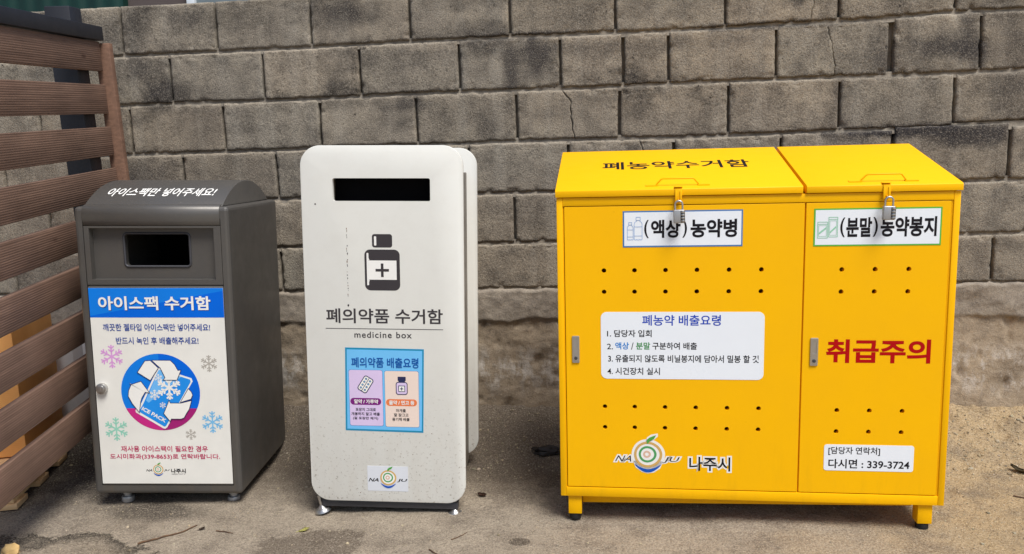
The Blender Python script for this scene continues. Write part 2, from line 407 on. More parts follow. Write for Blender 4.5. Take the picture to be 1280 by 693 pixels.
for a in (('blacki', 26, 24, 28), ('greyi', 62, 58, 60), ('bluei', 16, 122, 222), ('blue2', 0, 100, 214), ('navy', 30, 66, 150), ('frameblue', 74, 122, 176), ('framegreen', 96, 176, 66),
          ('titleblue', 44, 74, 176), ('skyblue', 50, 128, 200), ('greeni', 72, 142, 84), ('red', 176, 4, 8), ('crimson', 190, 40, 92), ('magenta', 196, 44, 128), ('magenta2', 160, 34, 112),
          ('pink', 214, 156, 212), ('palegrey', 176, 170, 160), ('mint', 150, 208, 186), ('palesky', 122, 186, 226), ('whitei', 236, 234, 228), ('tan', 206, 166, 98), ('leafgreen', 84, 160, 66),
          ('ringgreen', 80, 154, 92), ('pinktan', 218, 180, 156), ('cresc', 22, 84, 180), ('cyan', 112, 188, 236), ('teal', 30, 138, 178), ('lav', 214, 194, 226), ('peach', 232, 212, 198), ('purple', 120, 34, 118),
          ('orange', 228, 124, 74), ('deepblue', 20, 84, 160), ('iconnavy', 44, 48, 84), ('iconblue', 150, 176, 214), ('icongreen', 150, 204, 172), ('packblue', 36, 140, 226), ('packlight', 110, 182, 240), ('rust', 120, 84, 60)):
    ink(*a)

# ------------------------------------------------------------------ ground: one sheet, fine where it is seen
def ground_z(x, y):
    t = min(max((y + .34)/.34, 0), 1); rise = .125*t**1.4
    if y > .3: rise = .125
    n = mnoise.fractal(Vector((x*2.2, y*2.2, 0)), 1, 2, 4)*.006
    k = min(max((y + .45)/.3, 0), 1)
    n2 = mnoise.fractal(Vector((x*9, y*9, 3)), 1, 2, 4)
    r = min(max((x - .9)/.3, 0), 1)*min(max((y + .9)/.4, 0), 1)
    lump = max(0, mnoise.noise(Vector((x*26, y*26, 9)))-.1)
    return rise + n + n2*(.0018 + .007*k + .004*r) + lump*(.004 + .014*k + .010*r) - .004
def axis(a, b, fa, fb, step):
    L = []; v = fa
    while v > a: g = (fa-v)*.5 + step*2; v -= g; L.append(max(v, a))
    L = L[::-1]; n = int((fb-fa)/step); L += [fa + (fb-fa)*i/n for i in range(n+1)]; v = fb
    while v < b: g = (v-fb)*.5 + step*2; v += g; L.append(min(v, b))
    return L
xs, ys = axis(-150, 150, -2.5, 1.75, .009), axis(-150, 150, -1.2, .08, .007)
V = [(x, y, ground_z(x, y)) for y in ys for x in xs]; nx = len(xs)
F = [(j*nx+i, j*nx+i+1, (j+1)*nx+i+1, (j+1)*nx+i) for j in range(len(ys)-1) for i in range(nx-1)]
me = bpy.data.meshes.new('ground'); me.from_pydata(V, [], F); me.materials.append(M['ground'])
me.polygons.foreach_set('use_smooth', [True]*len(F))
g = bpy.data.objects.new('ground', me); COL.objects.link(g); tag(g, kind='structure')

# ------------------------------------------------------------------ concrete block wall
def build_wall():
    bm = bmesh.new(); tone = bm.loops.layers.float_color.new('tone')
    x_lo, x_hi = -3.6, 2.6
    def zj(j, x):      # height of joint j (0 = top of wall), a little wavy
        if j == 0: return 1.795 + mnoise.noise(Vector((x*2.2, 5, 0)))*.006
        z = 1.8 - .2*j
        z += mnoise.noise(Vector((x*1.4, j*3.7, 1)))*.006
        if j == 1 and x > 1.0: z += .012*min((x-1.0)/.3, 1)
        if j == 6: z += .012
        return z
    rows = []
    base = {1: -1.92, 2: -1.73, 3: -1.922, 4: -1.712, 5: -1.935, 6: -1.72}
    meas = {1: [-1.922, -1.52, -1.125, -.724, -.33, .075, .486, .896, 1.305],
            2: [-1.73, -1.334, -.935, -.536, -.14, .1, .275, .672, 1.083, 1.399],
            3: [-1.925, -1.52, -1.113, -.716, -.317, .086, .498, .907, 1.32],
            4: [-1.714, -1.31, -.91, -.51, -.115, .296, .696, 1.106, 1.522],
            5: [-1.935, -1.535, -1.135, -.735, -.335, .065, .465, .865, 1.29],
            6: [-1.72, -1.32, -.92, -.52, -.12, .28, .68, 1.08, 1.482]}
    for j in range(1, 7):
        L = [a for a in meas[j]]
        while L[0] > x_lo: L.insert(0, L[0]-.4)
        while L[-1] < x_hi: L.append(L[-1]+.4)
        rows.append(L)
    # cracks: extra, thin, crooked joints (row, [(x, z)...])
    cracks = {1: [(.80, [(.797, 1.59), (.799, 1.64), (.806, 1.70), (.80, 1.80)])], 2: [(.875, [(.884, 1.39), (.886, 1.44), (.874, 1.52), (.852, 1.60)])],
              3: [(-.10, [(-.088, 1.19), (-.098, 1.27), (-.103, 1.35), (-.14, 1.40)])], 4: [(.17, [(.2, .99), (.19, 1.1), (.175, 1.16), (.155, 1.21)])]}
    def jx(spec, z):
        if isinstance(spec, tuple):
            P = spec[1]
            for (a, za), (b, zb) in zip(P, P[1:]):
                if z <= zb: t = max(0, (z-za)/(zb-za)); return a+(b-a)*t + mnoise.noise(Vector((z*60, a*7, 2)))*.006
            return P[-1][0]
        return spec + mnoise.noise(Vector((z*3, spec*11, 4)))*.004
    for ri, L in enumerate(rows):
        j = ri+1; J = sorted(L + cracks.get(j, []), key=lambda q: q[0] if isinstance(q, tuple) else q)
        tv = {}
        for a, b in zip(J, J[1:]):
            ax = a[0] if isinstance(a, tuple) else a; bx = b[0] if isinstance(b, tuple) else b
            if bx < -2.7 or ax > 2.0: nu, nv = 6, 4
            else: nu, nv = max(6, int((bx-ax)/.0085)), 24
            ga = .0015 if isinstance(a, tuple) else .0052; gb = .0015 if isinstance(b, tuple) else .0052
            if j in (2, 3) and (abs(ax-.1) < .03 or abs(ax-.086) < .01): ga = .007
            if j == 2 and abs(ax-1.083) < .01: ga = .016
            if j == 4 and abs(bx-1.522) < .01: gb = .008
            key = (j, ax) if not isinstance(a, tuple) else None
            tn = tv.get('last') if key is None else None
            if tn is None:
                q = .86 + random.random()*.22; wm = (random.random()-.5)*.05; tn = (q*(1+wm), q, q*(1-wm), 1)
            tv['last'] = tn
            sx, sz, sy = random.random()*50, random.random()*50, (random.random()-.5)*.005
            tilt = (random.random()-.5)*.012
            G = []
            for v in range(nv+1):
                row = []
                # cosine-spaced towards the arris so the rounded edge has geometry
                fv = .5-.5*math.cos(math.pi*v/nv); fv = .45*fv + .55*v/nv
                for u in range(nu+1):
                    fu = .5-.5*math.cos(math.pi*u/nu); fu = .3*fu + .7*u/nu
                    xm = ax + (bx-ax)*fu
                    zb, zt = zj(j, xm), zj(j-1, xm)
                    if j == 4 and ax > 1.1 and bx < 1.53: zb -= 0; zt += .012
                    if j == 3 and ax > 1.2: zb += .012
                    rag = lambda s: mnoise.fractal(Vector((xm*38, s, sz)), 1, 2, 3)*.0028
                    zb += .0058 + rag(1.5) + max(0, mnoise.noise(Vector((xm*24, sx, 7))))*.006 + max(0, mnoise.noise(Vector((xm*75, sz, 3))))*.004; zt -= (.0048 + rag(9.5)) if j > 1 else 0
                    z = zb + (zt-zb)*fv
                    xl = jx(a, z) + ga + mnoise.noise(Vector((z*34, sx, 1)))*.0022; xr = jx(b, z) - gb + mnoise.noise(Vector((z*34, sz, 6)))*.0022
                    x = xl + (xr-xl)*fu
                    e = min((x-xl) if not isinstance(a, tuple) else 1, (xr-x) if not isinstance(b, tuple) else 1, z-zb, zt-z)
                    er = .0036 + .002*mnoise.noise(Vector((x*30, z*30, sx)))
                    q = max(0, 1 - e/er); y = sy + tilt*(z-(zb+zt)/2) + q*q*.0045
                    y += mnoise.fractal(Vector((x*16, z*16, sx)), 1, 2, 4)*.0013
                    if e < .03: y += max(0, mnoise.noise(Vector((x*42, z*42, sz)))-.18)*.02*(1-e/.03)
                    row.append(bm.verts.new((x, y, z)))
                G.append(row)
            # returns into the joint
            lo = [bm.verts.new((v.co.x, .05, v.co.z)) for v in G[0]]; hi = [bm.verts.new((v.co.x, .05, v.co.z)) for v in G[-1]]
            le = [bm.verts.new((r[0].co.x, .05, r[0].co.z)) for r in G]; re = [bm.verts.new((r[-1].co.x, .05, r[-1].co.z)) for r in G]
            fs = []
            for v in range(nv):
                for u in range(nu): fs.append(bm.faces.new((G[v][u], G[v][u+1], G[v+1][u+1], G[v+1][u])))
                fs.append(bm.faces.new((le[v], G[v][0], G[v+1][0], le[v+1]))); fs.append(bm.faces.new((G[v][-1], re[v], re[v+1], G[v+1][-1])))
            for u in range(nu):
                fs.append(bm.faces.new((lo[u], lo[u+1], G[0][u+1], G[0][u]))); fs.append(bm.faces.new((G[-1][u], G[-1][u+1], hi[u+1], hi[u])))
            zb_ = min(v_.co.z for v_ in G[0]); zt_ = max(v_.co.z for v_ in G[-1])
            for f in fs:
                f.material_index = 0; f.smooth = True
                for l in f.loops: l[tone] = tn[:3] + (min(max((l.vert.co.z-zb_)/(zt_-zb_), 0), 1),)
    # mortar beds, set back a little, and the deep filling of the head joints
    for j in range(1, 7):
        prev = None; x = x_lo
        while x < x_hi:
            zc = zj(j, x); col = []
            for t in (-.016, -.008, 0, .008, .016):
                y = .0055 + mnoise.fractal(Vector((x*30, t*90, j*5)), 1, 2, 3)*.004 + (.0 if t < 0 else .004)
                col.append(bm.verts.new((x, max(y, .0015), zc+t)))
            if prev:
                for k in range(4):
                    f = bm.faces.new((prev[k], col[k], col[k+1], prev[k+1])); f.material_index = 1; f.smooth = True
                    for l in f.loops: l[tone] = (1, 1, 1, 1)
            prev = col; x += .009 if -2.7 < x < 2 else .1
    def quadgrid(x0, x1, z0, z1, sx, sz, fy, mi):
        nu, nv = int((x1-x0)/sx), int((z1-z0)/sz)
        G = [[bm.verts.new((x0+(x1-x0)*u/nu, fy(x0+(x1-x0)*u/nu, z0+(z1-z0)*v/nv), z0+(z1-z0)*v/nv)) for u in range(nu+1)] for v in range(nv+1)]
        for v in range(nv):
            for u in range(nu):
                f = bm.faces.new((G[v][u], G[v][u+1], G[v+1][u+1], G[v+1][u])); f.material_index = mi; f.smooth = True
                for l in f.loops: l[tone] = (1, 1, 1, 1)
    quadgrid(x_lo, x_hi, .55, 1.782, .1, .1, lambda x, z: .034, 1)
    # smeared mortar course and rough plinth below the sixth course
    def py(x, z):
        n = mnoise.fractal(Vector((x*5, z*7, 2)), 1, 2, 5)*.007 + mnoise.fractal(Vector((x*30, z*30, 8)), 1, 2, 3)*.0022
        edge = .478 + mnoise.fractal(Vector((x*6, 3, 1)), 1, 2, 3)*.016
        top = .607 + mnoise.fractal(Vector((x*13, 8, 1)), 1, 2, 4)*.009
        b = min(max((z-edge)/.006, 0), 1)
        y = -.004 + n + .004*(1-b) - .0045*b*(1+.6*mnoise.noise(Vector((x*9, z*9, 4))))
        pit = max(0, mnoise.noise(Vector((x*17, z*14, 12)))-.35)*.035*(1-b)
        if z > top: y += .035*min((z-top)/.01, 1)
        return y + pit
    quadgrid(-2.9, 2.1, -.05, .63, .009, .007, py, 2)
    # body of the wall behind the faces
    for (x0, x1, y0, y1, z0, z1) in ((x_lo, x_hi, .051, .15, -.1, 1.785),):
        vs = [bm.verts.new((x, y, z)) for x in (x0, x1) for y in (y0, y1) for z in (z0, z1)]
        for f in ((0, 1, 3, 2), (4, 6, 7, 5), (0, 4, 5, 1), (2, 3, 7, 6), (1, 5, 7, 3), (0, 2, 6, 4)):
            q = bm.faces.new([vs[i] for i in f]); q.material_index = 0
            for l in q.loops: l[tone] = (.8, .8, .8, 1)
    me = bpy.data.meshes.new('concrete_block_wall'); bm.to_mesh(me); bm.free()
    for m in ('block', 'mortar', 'plinth'): me.materials.append(M[m])
    o = bpy.data.objects.new('concrete_block_wall', me); COL.objects.link(o)
    tag(o, 'weathered grey concrete block wall with soot stains and cracks behind the bins', 'wall')
build_wall()

# ------------------------------------------------------------------ shed seen just above the wall, upper left
sh = thing('shed', 'dark green shed with a grey window showing just above the block wall', 'shed', (-2.6, 1.2, 0))
k = NT('dark green corrugated sheet', .5, .1); P = k.pos(obj=True)
gm = k.done(k.mix(k.ramp(k.noise(P, 3, 4), .3, .7), lin(10, 62, 52), lin(6, 44, 38)), None, k.bump(k.math('SINE', k.math('MULTIPLY', k.sep(P)[0], 60)), .6, .01))
MB().box(-3, -.02, 0, 1.4, 0, 2.55).build('green_wall', gm, sh)
MB().box(-.02, 1.3, .05, 1.4, 0, 2.55).build('side_wall', plain('brown grey cladding', lin(96, 84, 80), .7), sh)
MB().box(-3.1, 1.4, -.12, 1.5, 2.55, 2.62, .01).build('roof', M['steel_dark'], sh)
fr = MB().box(.35, .395, 0, .049, 1.1, 2.4, .004).box(.80, .845, 0, .049, 1.1, 2.4, .004).box(.395, .80, 0, .049, 2.355, 2.4, .004).box(.395, .80, 0, .049, 1.1, 1.145, .004).build('window', plain('white window frame', lin(214, 220, 224), .4), sh)
MB().box(.395, .80, .03, .04, 1.145, 2.355).build('pane', plain('frosted grey window glass', lin(120, 130, 134), .12), fr)

# ------------------------------------------------------------------ slatted fence on the left
E0 = Vector((-1.8806, -.22, 1.6262)); A, T = .154, .0638
fu = Vector((math.sin(A)*math.cos(T), -math.cos(A)*math.cos(T), -math.sin(T)))
fw = Vector((math.sin(A)*math.sin(T), -math.cos(A)*math.sin(T), math.cos(T)))
fn = fu.cross(fw); 
fence = thing('slatted_fence', 'brown horizontal slat fence with black steel frame at the left frame edge', 'fence')
fence.matrix_world = Matrix(((fu.x, -fn.x, fw.x, E0.x), (fu.y, -fn.y, fw.y, E0.y), (fu.z, -fn.z, fw.z, E0.z), (0, 0, 0, 1)))
# local: x along towards the camera, y out of the back, z up; the visible face is on the +x world side
side = 1 if (-fn).x < 0 else -1     # sign of local y that points away from the bins
for i in range(9):
    zt = -i*.159
    b = MB(); y0, y1 = (0, .022) if side > 0 else (-.022, 0)
    b.box(.002 + random.uniform(-.001, .002), 1.75, y0, y1, zt-.1094, zt, .0025)
    b.build('slat', M['wood'], fence)
ys_ = lambda a, b: (a, b) if side > 0 else (-b, -a)
MB().box(-.035, -.004, *ys_(-.032, .024), -1.45, -.005, .002).build('end_board', M['trim'], fence)
MB().box(-.012, 1.75, *ys_(-.012, .05), .004, .056, .002).build('top_rail', M['steel_dark'], fence)
for px in (.06, 1.6):
    MB().box(px, px+.09, *ys_(.026, .116), -1.75 if px < 1 else -1.7, .115 if px < 1 else .06, .004).build('post', M['steel_dark'], fence)

# ------------------------------------------------------------------ things behind the fence
def carton(name, label, cat, loc, rz, L, W, H, m, tape):
    t = thing(name, label, cat, loc, (0, 0, rz))
    MB().box(0, L, 0, W, 0, H, .004).build('body', m, t)
    MB().box(L*.44, L*.56, -.0015, W+.0015, H*.72, H+.0015).build('tape', tape, t)
    return t
k = NT('corrugated card', .85); P = k.pos(obj=True)
cm = k.done(k.mix(k.ramp(k.noise(P, 6, 4), .3, .7), lin(250, 184, 108), lin(232, 162, 90)), None, k.bump(k.math('SINE', k.math('MULTIPLY', k.sep(P)[2], 900)), .15, .001))
carton('cardboard_box', 'orange tan cardboard box behind the slatted fence on the pine pallet', 'box', (-2.653, -.790, .125), .3, .60, .38, .47, cm, plain('brown tape', lin(190, 140, 84), .25))
fb = carton('foam_box', 'pale grey foam box with a small printed label seen between fence slats', 'box', (-2.33, -.19, .10), .1, .36, .13, .37, plain('pale foam', lin(196, 196, 198), .8), plain('clear tape', lin(186, 186, 188), .2))
a = Art(-.0006); a.rect(.2, .33, .24, .34, M['stk'], 0); a.rect(.215, .25, .255, .275, M['blacki'], 1); a.stroke([(.26, .3), (.32, .3)], .008, M['greyi'], 1); a.stroke([(.26, .32), (.32, .32)], .006, M['greyi'], 1)
a.build('printed_label', fb)
pl = thing('pallet', 'raw pine pallet lying on the ground behind the foot of the fence', 'pallet', (-2.735, -1.015, .0), (0, 0, .3))
for yy in (0, .2, .4):
    MB().box(0, .77, yy, yy+.095, .0, .02, .002).build('bottom_board', M['pine'], pl)
for xx in (0, .33, .66):
    MB().box(xx, xx+.1, .004, .49, .0215, .098, .002).build('block_row', M['pine'], pl)
for yy in (0, .135, .27, .4):
    MB().box(0, .77, yy, yy+.1, .0995, .12, .002).build('deck_board', M['pine'], pl)

# ------------------------------------------------------------------ emblem and snowflake drawing
def pear(cx, cz, r, n=40, sq=1.0, b=.08):
    return [(cx + r*math.cos(t)*(1 + b*math.cos(t)*(1 if math.cos(t) > 0 else .2)), cz + r*sq*math.sin(t)) for t in (2*math.pi*k/n for k in range(n))]
def emblem(a, cx, cz, r, L0, letters=None, halo=False, dark='blacki', blue='cresc'):
    """ringed fruit with a leaf over a blue crescent"""
    if halo:
        a.poly(pear(cx, cz, r*1.16), M['whitei'], L0)
        a.poly([(cx+dx*r, cz+dz*r) for dx, dz in ((-1.05, -.5), (-.85, -1.0), (-.4, -1.33), (0, -1.43), (.45, -1.36), (.9, -1.05), (1.12, -.5))], M['whitei'], L0)
        a.poly([(cx+dx*r, cz+dz*r) for dx, dz in ((-.15, .8), (-.05, 1.28), (.25, 1.5), (.72, 1.6), (.74, 1.38), (.5, 1.15), (.15, .95))], M['whitei'], L0)
    L = L0+1
    a.poly(pear(cx, cz, r*.9), M['whitei'], L)
    a.ring(pear(cx, cz, r*.98), pear(cx, cz, r*.80), M['tan'], L+1)
    a.ring(pear(cx-.02*r, cz+.02*r, r*.62), pear(cx-.02*r, cz+.02*r, r*.46), M['ringgreen'], L+1)
    a.ring(pear(cx-.05*r, cz+.02*r, r*.27, 24), pear(cx-.05*r, cz+.02*r, r*.13, 24), M['pinktan'], L+1)
    top = [(cx-.95*r+1.96*r*t, cz-.70*r-.40*r*math.sin(math.pi*t)) for t in [k/16 for k in range(17)]]
    bot = [(cx-.95*r+1.96*r*t, cz-.70*r-.66*r*math.sin(math.pi*t)**.8) for t in [k/16 for k in range(17)]]
    n = 17; a.add(top+bot, [(i, i+1, n+i+1, n+i) for i in range(16)], M[blue], L+2)
    a.poly([(cx+dx*r, cz+dz*r) for dx, dz in ((-.06, .82), (-.05, 1.1), (.12, 1.28), (.62, 1.48), (.45, 1.18), (.15, 1.04), (.05, .84))], M['leafgreen'], L+3)
def snow(a, cx, cz, r, m, L, rot=90, wd=.13):
    for k in range(6):
        t = R(rot+60*k); c, s = math.cos(t), math.sin(t)
        P = lambda u, v: (cx + r*(u*c - v*s), cz + r*(u*s + v*c))
        a.stroke([P(.0, 0), P(1, 0)], r*wd, m, L + (k % 3)*.25)
        for u in (.42, .70):
            for q in (-1, 1): a.stroke([P(u, 0), P(u+.2, q*.24)], r*wd*.85, m, L+1+(k % 3)*.25)

# ------------------------------------------------------------------ ice pack bin (grey, arched lid)
BW, BD, BB, BT = .5051, .5251, .0486, 1.0296
bin_ = thing('collection_bin', 'dark grey metal ice pack bin with arched lid and blue and white front sticker', 'bin', (-1.7281, -.7617, 0), (-.0096, .0311, .1003))
body = MB().box(0, BW, 0, BD, BB, BT, .013, 3).build('body', M['grey'], bin_)
cut(body, MB().box(.0265, .478, -.05, .06, .079, .99)); cut(body, MB().box(.1, .41, .04, .4, .78, .96))
# convex top fascia, its back edge running in under the lid
pts = [(0.0, .968), (-.003, .985), (-.0045, 1.005), (-.002, 1.022), (.006, 1.032), (.02, 1.036), (.055, 1.036), (.055, .968)]
MB().prism(pts, .0285, .476, .0008, 1, axis='x').build('fascia', M['grey'], bin_, 50)
ho = MB().prism([(.0285, .7725), (.476, .7725), (.476, .9665), (.0285, .9665)], .0005, .05, .001).build('slot_panel', M['grey'], bin_)
cut(ho, MB().prism([(.0455, .790), (.4535, .790), (.4535, .960), (.0455, .960)], -.02, .026)); cut(ho, MB().prism(rrect(.1465, .364, .8305, .941, .012), .0, .08))
MB().tube([(x, .026, z) for x, z in rrect(.1465, .364, .8305, .941, .012)], .0042, 8, closed=True).build('slot_rim', M['dark'], bin_, 60)
MB().box(.105, .405, .38, .39, .785, .955).build('slot_shade_plate', M['void'], bin_)  # black plate standing in for the darkness inside the bin
door = MB().prism(rrect(.0285, .476, .0815, .7695, .004, 2), .0015, .03, .0015).build('door', M['grey'], bin_)
MB().cyl((.0533, -.006, .4226), .0185, .016, 'y', 28, bev=.003).cyl((.0533, -.0145, .4226), .012, .004, 'y', 24, bev=.001).box(.0518, .0548, -.0172, -.016, .4156, .4296).build('lock', M['steel'], door)
def dome(x, th, out=0):
    t = R(th); a_ = R(-36.87 + 73.74*th/180); return (x, .26 + (.4+out)*math.sin(a_), .71 + (.4+out)*math.cos(a_))
b = bmesh.new(); n = 96
prof = [dome(0, 180*i/n) for i in range(n+1)]
va = [b.verts.new((.025, p[1], p[2])) for p in prof]; vb = [b.verts.new((.48, p[1], p[2])) for p in prof]
for i in range(n): b.faces.new((va[i], va[i+1], vb[i+1], vb[i]))
b.faces.new(va); b.faces.new(vb[::-1]); b.faces.new((va[0], vb[0], vb[-1], va[-1]))
bmesh.ops.recalc_face_normals(b, faces=b.faces)
es = [e for e in b.edges if e.calc_face_angle(0) > R(50)]
bmesh.ops.bevel(b, geom=es, offset=.003, segments=2, affect='EDGES', profile=.5)
q = MB(); q._merge(b); lid = q.build('lid', M['grey'], bin_, 30)
a = Art(0, lambda x, z, o: dome(x, z, .0009+o)); a.text('아이스팩만 넣어주세요!', .2535, 30.0, .36, 21, M['whitei'], 0, .012, shear=.0002); a.build('lettering', lid)
for x in (.085, .455):
    for y in (.055, .46):
        MB().cyl((x, y, .027), .012, .05, 'z', 18).cyl((x, y, .0115), .021, .021, 'z', 24, bev=.004).cyl((x, y, .036), .016, .012, 'z', 20, bev=.002).build('foot', M['lockgrey'], bin_)
st = MB().box(.0295, .4745, .0003, .002, .0868, .7625).build('sticker', M['stkw'], bin_)
y0 = .0001
a = Art(y0); a.rect(.0295, .4745, .6635, .7625, M['bluei'], 0); a.poly([(.12, .6635), (.4745, .6635), (.4745, .748)], M['blue2'], 1); a.poly([(.0295, .669), (.0295, .6635), (.12, .6635), (.4745, .748), (.4745, .753)], M['blue2'], .5)
a.build('header', st)
letter(st, y0 - 3*Art.STEP,
    [ink_line('아이스팩 수거함', .2475, .7095, .372, .047, M['navy'], 0, .026), ink_line('아이스팩 수거함', .2455, .7118, .372, .047, M['whitei'], 1, .026)],
    ink_line('깨끗한 젤타입 아이스팩만 넣어주세요!', .2475, .6303, .356, .0245, M['navy'], 0, .014), ink_line('반드시 녹인 후 배출해주세요!', .247, .5852, .275, .0245, M['navy'], 0, .014),
    ink_line('재사용 아이스팩이 필요한 경우', .248, .2106, .295, .0208, M['crimson'], 0, .014), ink_line('도시미화과(339-8653)로 연락바랍니다.', .2482, .1822, .374, .021, M['crimson'], 0, .014),
    ink_line('나주시', .2908, .1325, .05, .016, M['blacki'], 0, .03), ink_line('NAJU CITY', .2908, .1205, .046, .0048, M['greyi'], 0, .005))
for sx_, sz_, sr_, sc_ in ((.0911, .5306, .040, 'pink'), (.4151, .5071, .029, 'palegrey'), (.0892, .2796, .041, 'mint'), (.3408, .261, .019, 'palegrey'), (.4163, .3045, .038, 'palesky')):
    a = Art(y0); snow(a, sx_, sz_, sr_, M[sc_], 0); a.build('snowflake', st)
a = Art(y0); cx, cz, rr = .2472, .4083, .1325
a.disc(cx, cz, rr, rr, M['bluei'], 0, 64)
a.poly([(cx+rr*math.cos(R(t)), cz+rr*math.sin(R(t))) for t in range(-90, 91, 5)], M['blue2'], .5)
zc = .3523; t0 = math.degrees(math.asin((zc-cz)/rr))
a.poly([(cx+rr*math.cos(R(t)), cz+rr*math.sin(R(t))) for t in [(-180-t0)+(2*t0+180)*k/40 for k in range(41)]], M['magenta'], 1)
a.poly([(cx, cz-rr)]+[(cx+rr*math.cos(R(t)), cz+rr*math.sin(R(t))) for t in [-90+(t0+90)*k/20 for k in range(1, 21)]]+[(cx, zc)], M['magenta2'], 1.5)
pk = [(.2433, .4935), (.354, .457), (.3573, .4463), (.262, .286), (.2553, .2812), (.248, .2830), (.160, .338), (.1585, .346), (.181, .372)]
a.poly(pk, M['whitei'], 3)
pb = [(.2461, .4865), (.3487, .4525), (.3507, .4446), (.2588, .2915), (.2530, .2885), (.1700, .3410), (.1850, .366)]
a.poly(pb, M['packblue'], 4); a.poly([(.2461, .4865), (.32, .462), (.205, .372), (.196, .38)], M['packlight'], 4.5)
snow(a, .2774, .424, .041, M['whitei'], 5.5, 30, .17); snow(a, .2273, .3994, .018, M['whitei'], 5.5); snow(a, .2521, .3638, .011, M['whitei'], 5.5); snow(a, .243, .458, .014, M['whitei'], 5.5)
a.text('ICE PACK', .2210, .3305, .090, .0135, M['whitei'], 5.5, .035, rot=math.atan2(-.0455, .078))
arrows = [[(.174, .477), (.2021, .5167), (.2201, .5179), (.2454, .4922), (.2159, .4492)],
          [(.2246, .5188), (.2872, .5184), (.300, .505), (.3107, .484), (.321, .4853), (.3056, .4506), (.2586, .4508), (.2658, .4591), (.252, .492)],
          [(.1456, .4413), (.149, .435), (.1843, .4466), (.211, .4064), (.1963, .4088), (.184, .390), (.179, .3765), (.1721, .3385), (.150, .370), (.1381, .3951), (.141, .415), (.1502, .4340)],
          [(.2747, .3808), (.2787, .3715), (.3146, .3714), (.3509, .3805), (.341, .350), (.3304, .3344), (.322, .320), (.3114, .3159), (.2786, .316), (.2749, .3067), (.254, .3346)],
          [(.342, .422), (.352, .410), (.3555, .3989), (.3489, .3852), (.3124, .3738)]]
for i, P in enumerate(arrows):
    a.poly(P, M['whitei'], 8+i); a.stroke(P, .0022, M['iconnavy'], 8.5+i, True)
a.build('pictogram', st)
a = Art(y0); emblem(a, .2216, .1374, .0172, 0); a.text('NA', .1925, .1338, .021, .008, M['blacki'], 0, .02, shear=.4); a.text('JU', .2505, .1338, .017, .008, M['blacki'], 0, .02, shear=.4)
a.build('emblem', st)

# ------------------------------------------------------------------ medicine box (white)
WW, WB, WT = .5103, .0475, 1.2007
med = thing('medicine_box', 'tall white rounded medicine collection box with a dark slot and bottle symbol', 'medicine box', (-.9545, -.7783, 0), (-.0136, .0306, .0413))
fp = MB().prism(rrect(0, WW, WB, WT, .064, 14), 0, .015, .003, 2).build('front_panel', M['white'], med)
cut(fp, MB().prism(rrect(.1017, .4075, 1.0292, 1.1002, .006, 4), -.02, .05))
MB().prism(rrect(0, WW, WB+.02, WT, .064, 14), .39, .41, .003, 2).build('back_panel', M['white'], med)
core = MB().box(.036, .474, .0155, .3895, .05, 1.115, .003).build('core', M['core'], med)
cut(core, MB().box(.09, .42, .0, .30, 1.0, 1.11))
MB().box(.0905, .4195, .07, .08, 1.001, 1.109).build('slot_shade_plate', M['void'], med)  # added black plate close behind the slot, painted as the unlit inside
MB().box(.03, .482, .012, .05, .022, .0455, .002).box(.06, .445, .30, .338, .022, .0495, .002).box(.06, .095, .052, .298, .022, .0455, .002).box(.41, .445, .052, .298, .022, .0455, .002).build('base_frame', M['dark'], med)
for x, tl in ((.0305, .25), (.4715, 0)):
    for y in (.022, .32):
        Mt = Matrix.Translation((x if y < .1 else .09 + (x > .2)*.32, y, 0)) @ Matrix.Rotation(-tl, 4, 'Y')
        MB().cyl((0, 0, .006), .029, .011, 'z', 28, .022, bev=.002, M=Mt).cyl((0, 0, .016), .019, .012, 'z', 20, .008, M=Mt).cyl((0, 0, .034), .006, .045, 'z', 12, M=Mt).build('levelling_foot', M['steel'], med)
a = Art(-.0004)
a.rect(.0655, .4429, .6240, .6260, M['greyi'], 0); a.build('rule', fp)
letter(fp, -.0004, ink_line('폐의약품 수거함', .2553, .6665, .374, .048, M['greyi'], 0, .018), ink_line('medicine box', .25, .6058, .1848, .0205, M['greyi'], 0, .014, track=1.16))
a = Art(-.0004)
a.rect(.222, .2857, .885, .927, M['greyi'], 0, .008); a.rect(.2285, .2355, .891, .920, M['whitei'], 1, .002)
a.rect(.1966, .3086, .7488, .8785, M['greyi'], 0, .018); a.rect(.2130, .298, .7830, .8440, M['whitei'], 1); a.rect(.2035, .2095, .765, .868, M['whitei'], 1, .003)
a.poly([(.2035, .850), (.2035, .866), (.2130, .8440)], M['whitei'], 1.3); a.poly([(.2035, .776), (.2035, .764), (.2130, .7830)], M['whitei'], 1.3); a.rect(.2085, .2145, .7832, .8438, M['whitei'], 1.6)
a.rect(.2312, .2739, .8090, .8174, M['greyi'], 2.4); a.rect(.2483, .2567, .7917, .8347, M['greyi'], 2.7)
a.build('bottle_symbol', fp)
a = Art(-.0004)
rs = random.Random(3)
for i in range(26):
    z = .945 - i*.0085 - rs.random()*.006; x = .1415 + rs.uniform(-.0015, .0015)
    if rs.random() < .75: a.disc(x, z, rs.uniform(.0006, .0016), rs.uniform(.0012, .0042), M['rust' if rs.random() < .5 else 'greyi'], 0, 9)
a.disc(.141, .700, .003, .004, M['greyi'], 0, 7); a.disc(.045, 1.02, .0028, .0026, M['greyi'], 0, 7)
for i in range(46):
    x, z = rs.uniform(.04, .47), .06 + abs(rs.gauss(0, .16)); 
    if z < 1: a.disc(x, z, rs.uniform(.0006, .0022), rs.uniform(.0006, .0016), M['palegrey' if rs.random() < .6 else 'rust'], .3, 7)
a.join_into(fp)
st = MB().prism([(.1262, .5635), (.3805, .5610), (.3745, .2855), (.1205, .2890)], -.0006, -.0001).build('sticker', M['teal'], med)
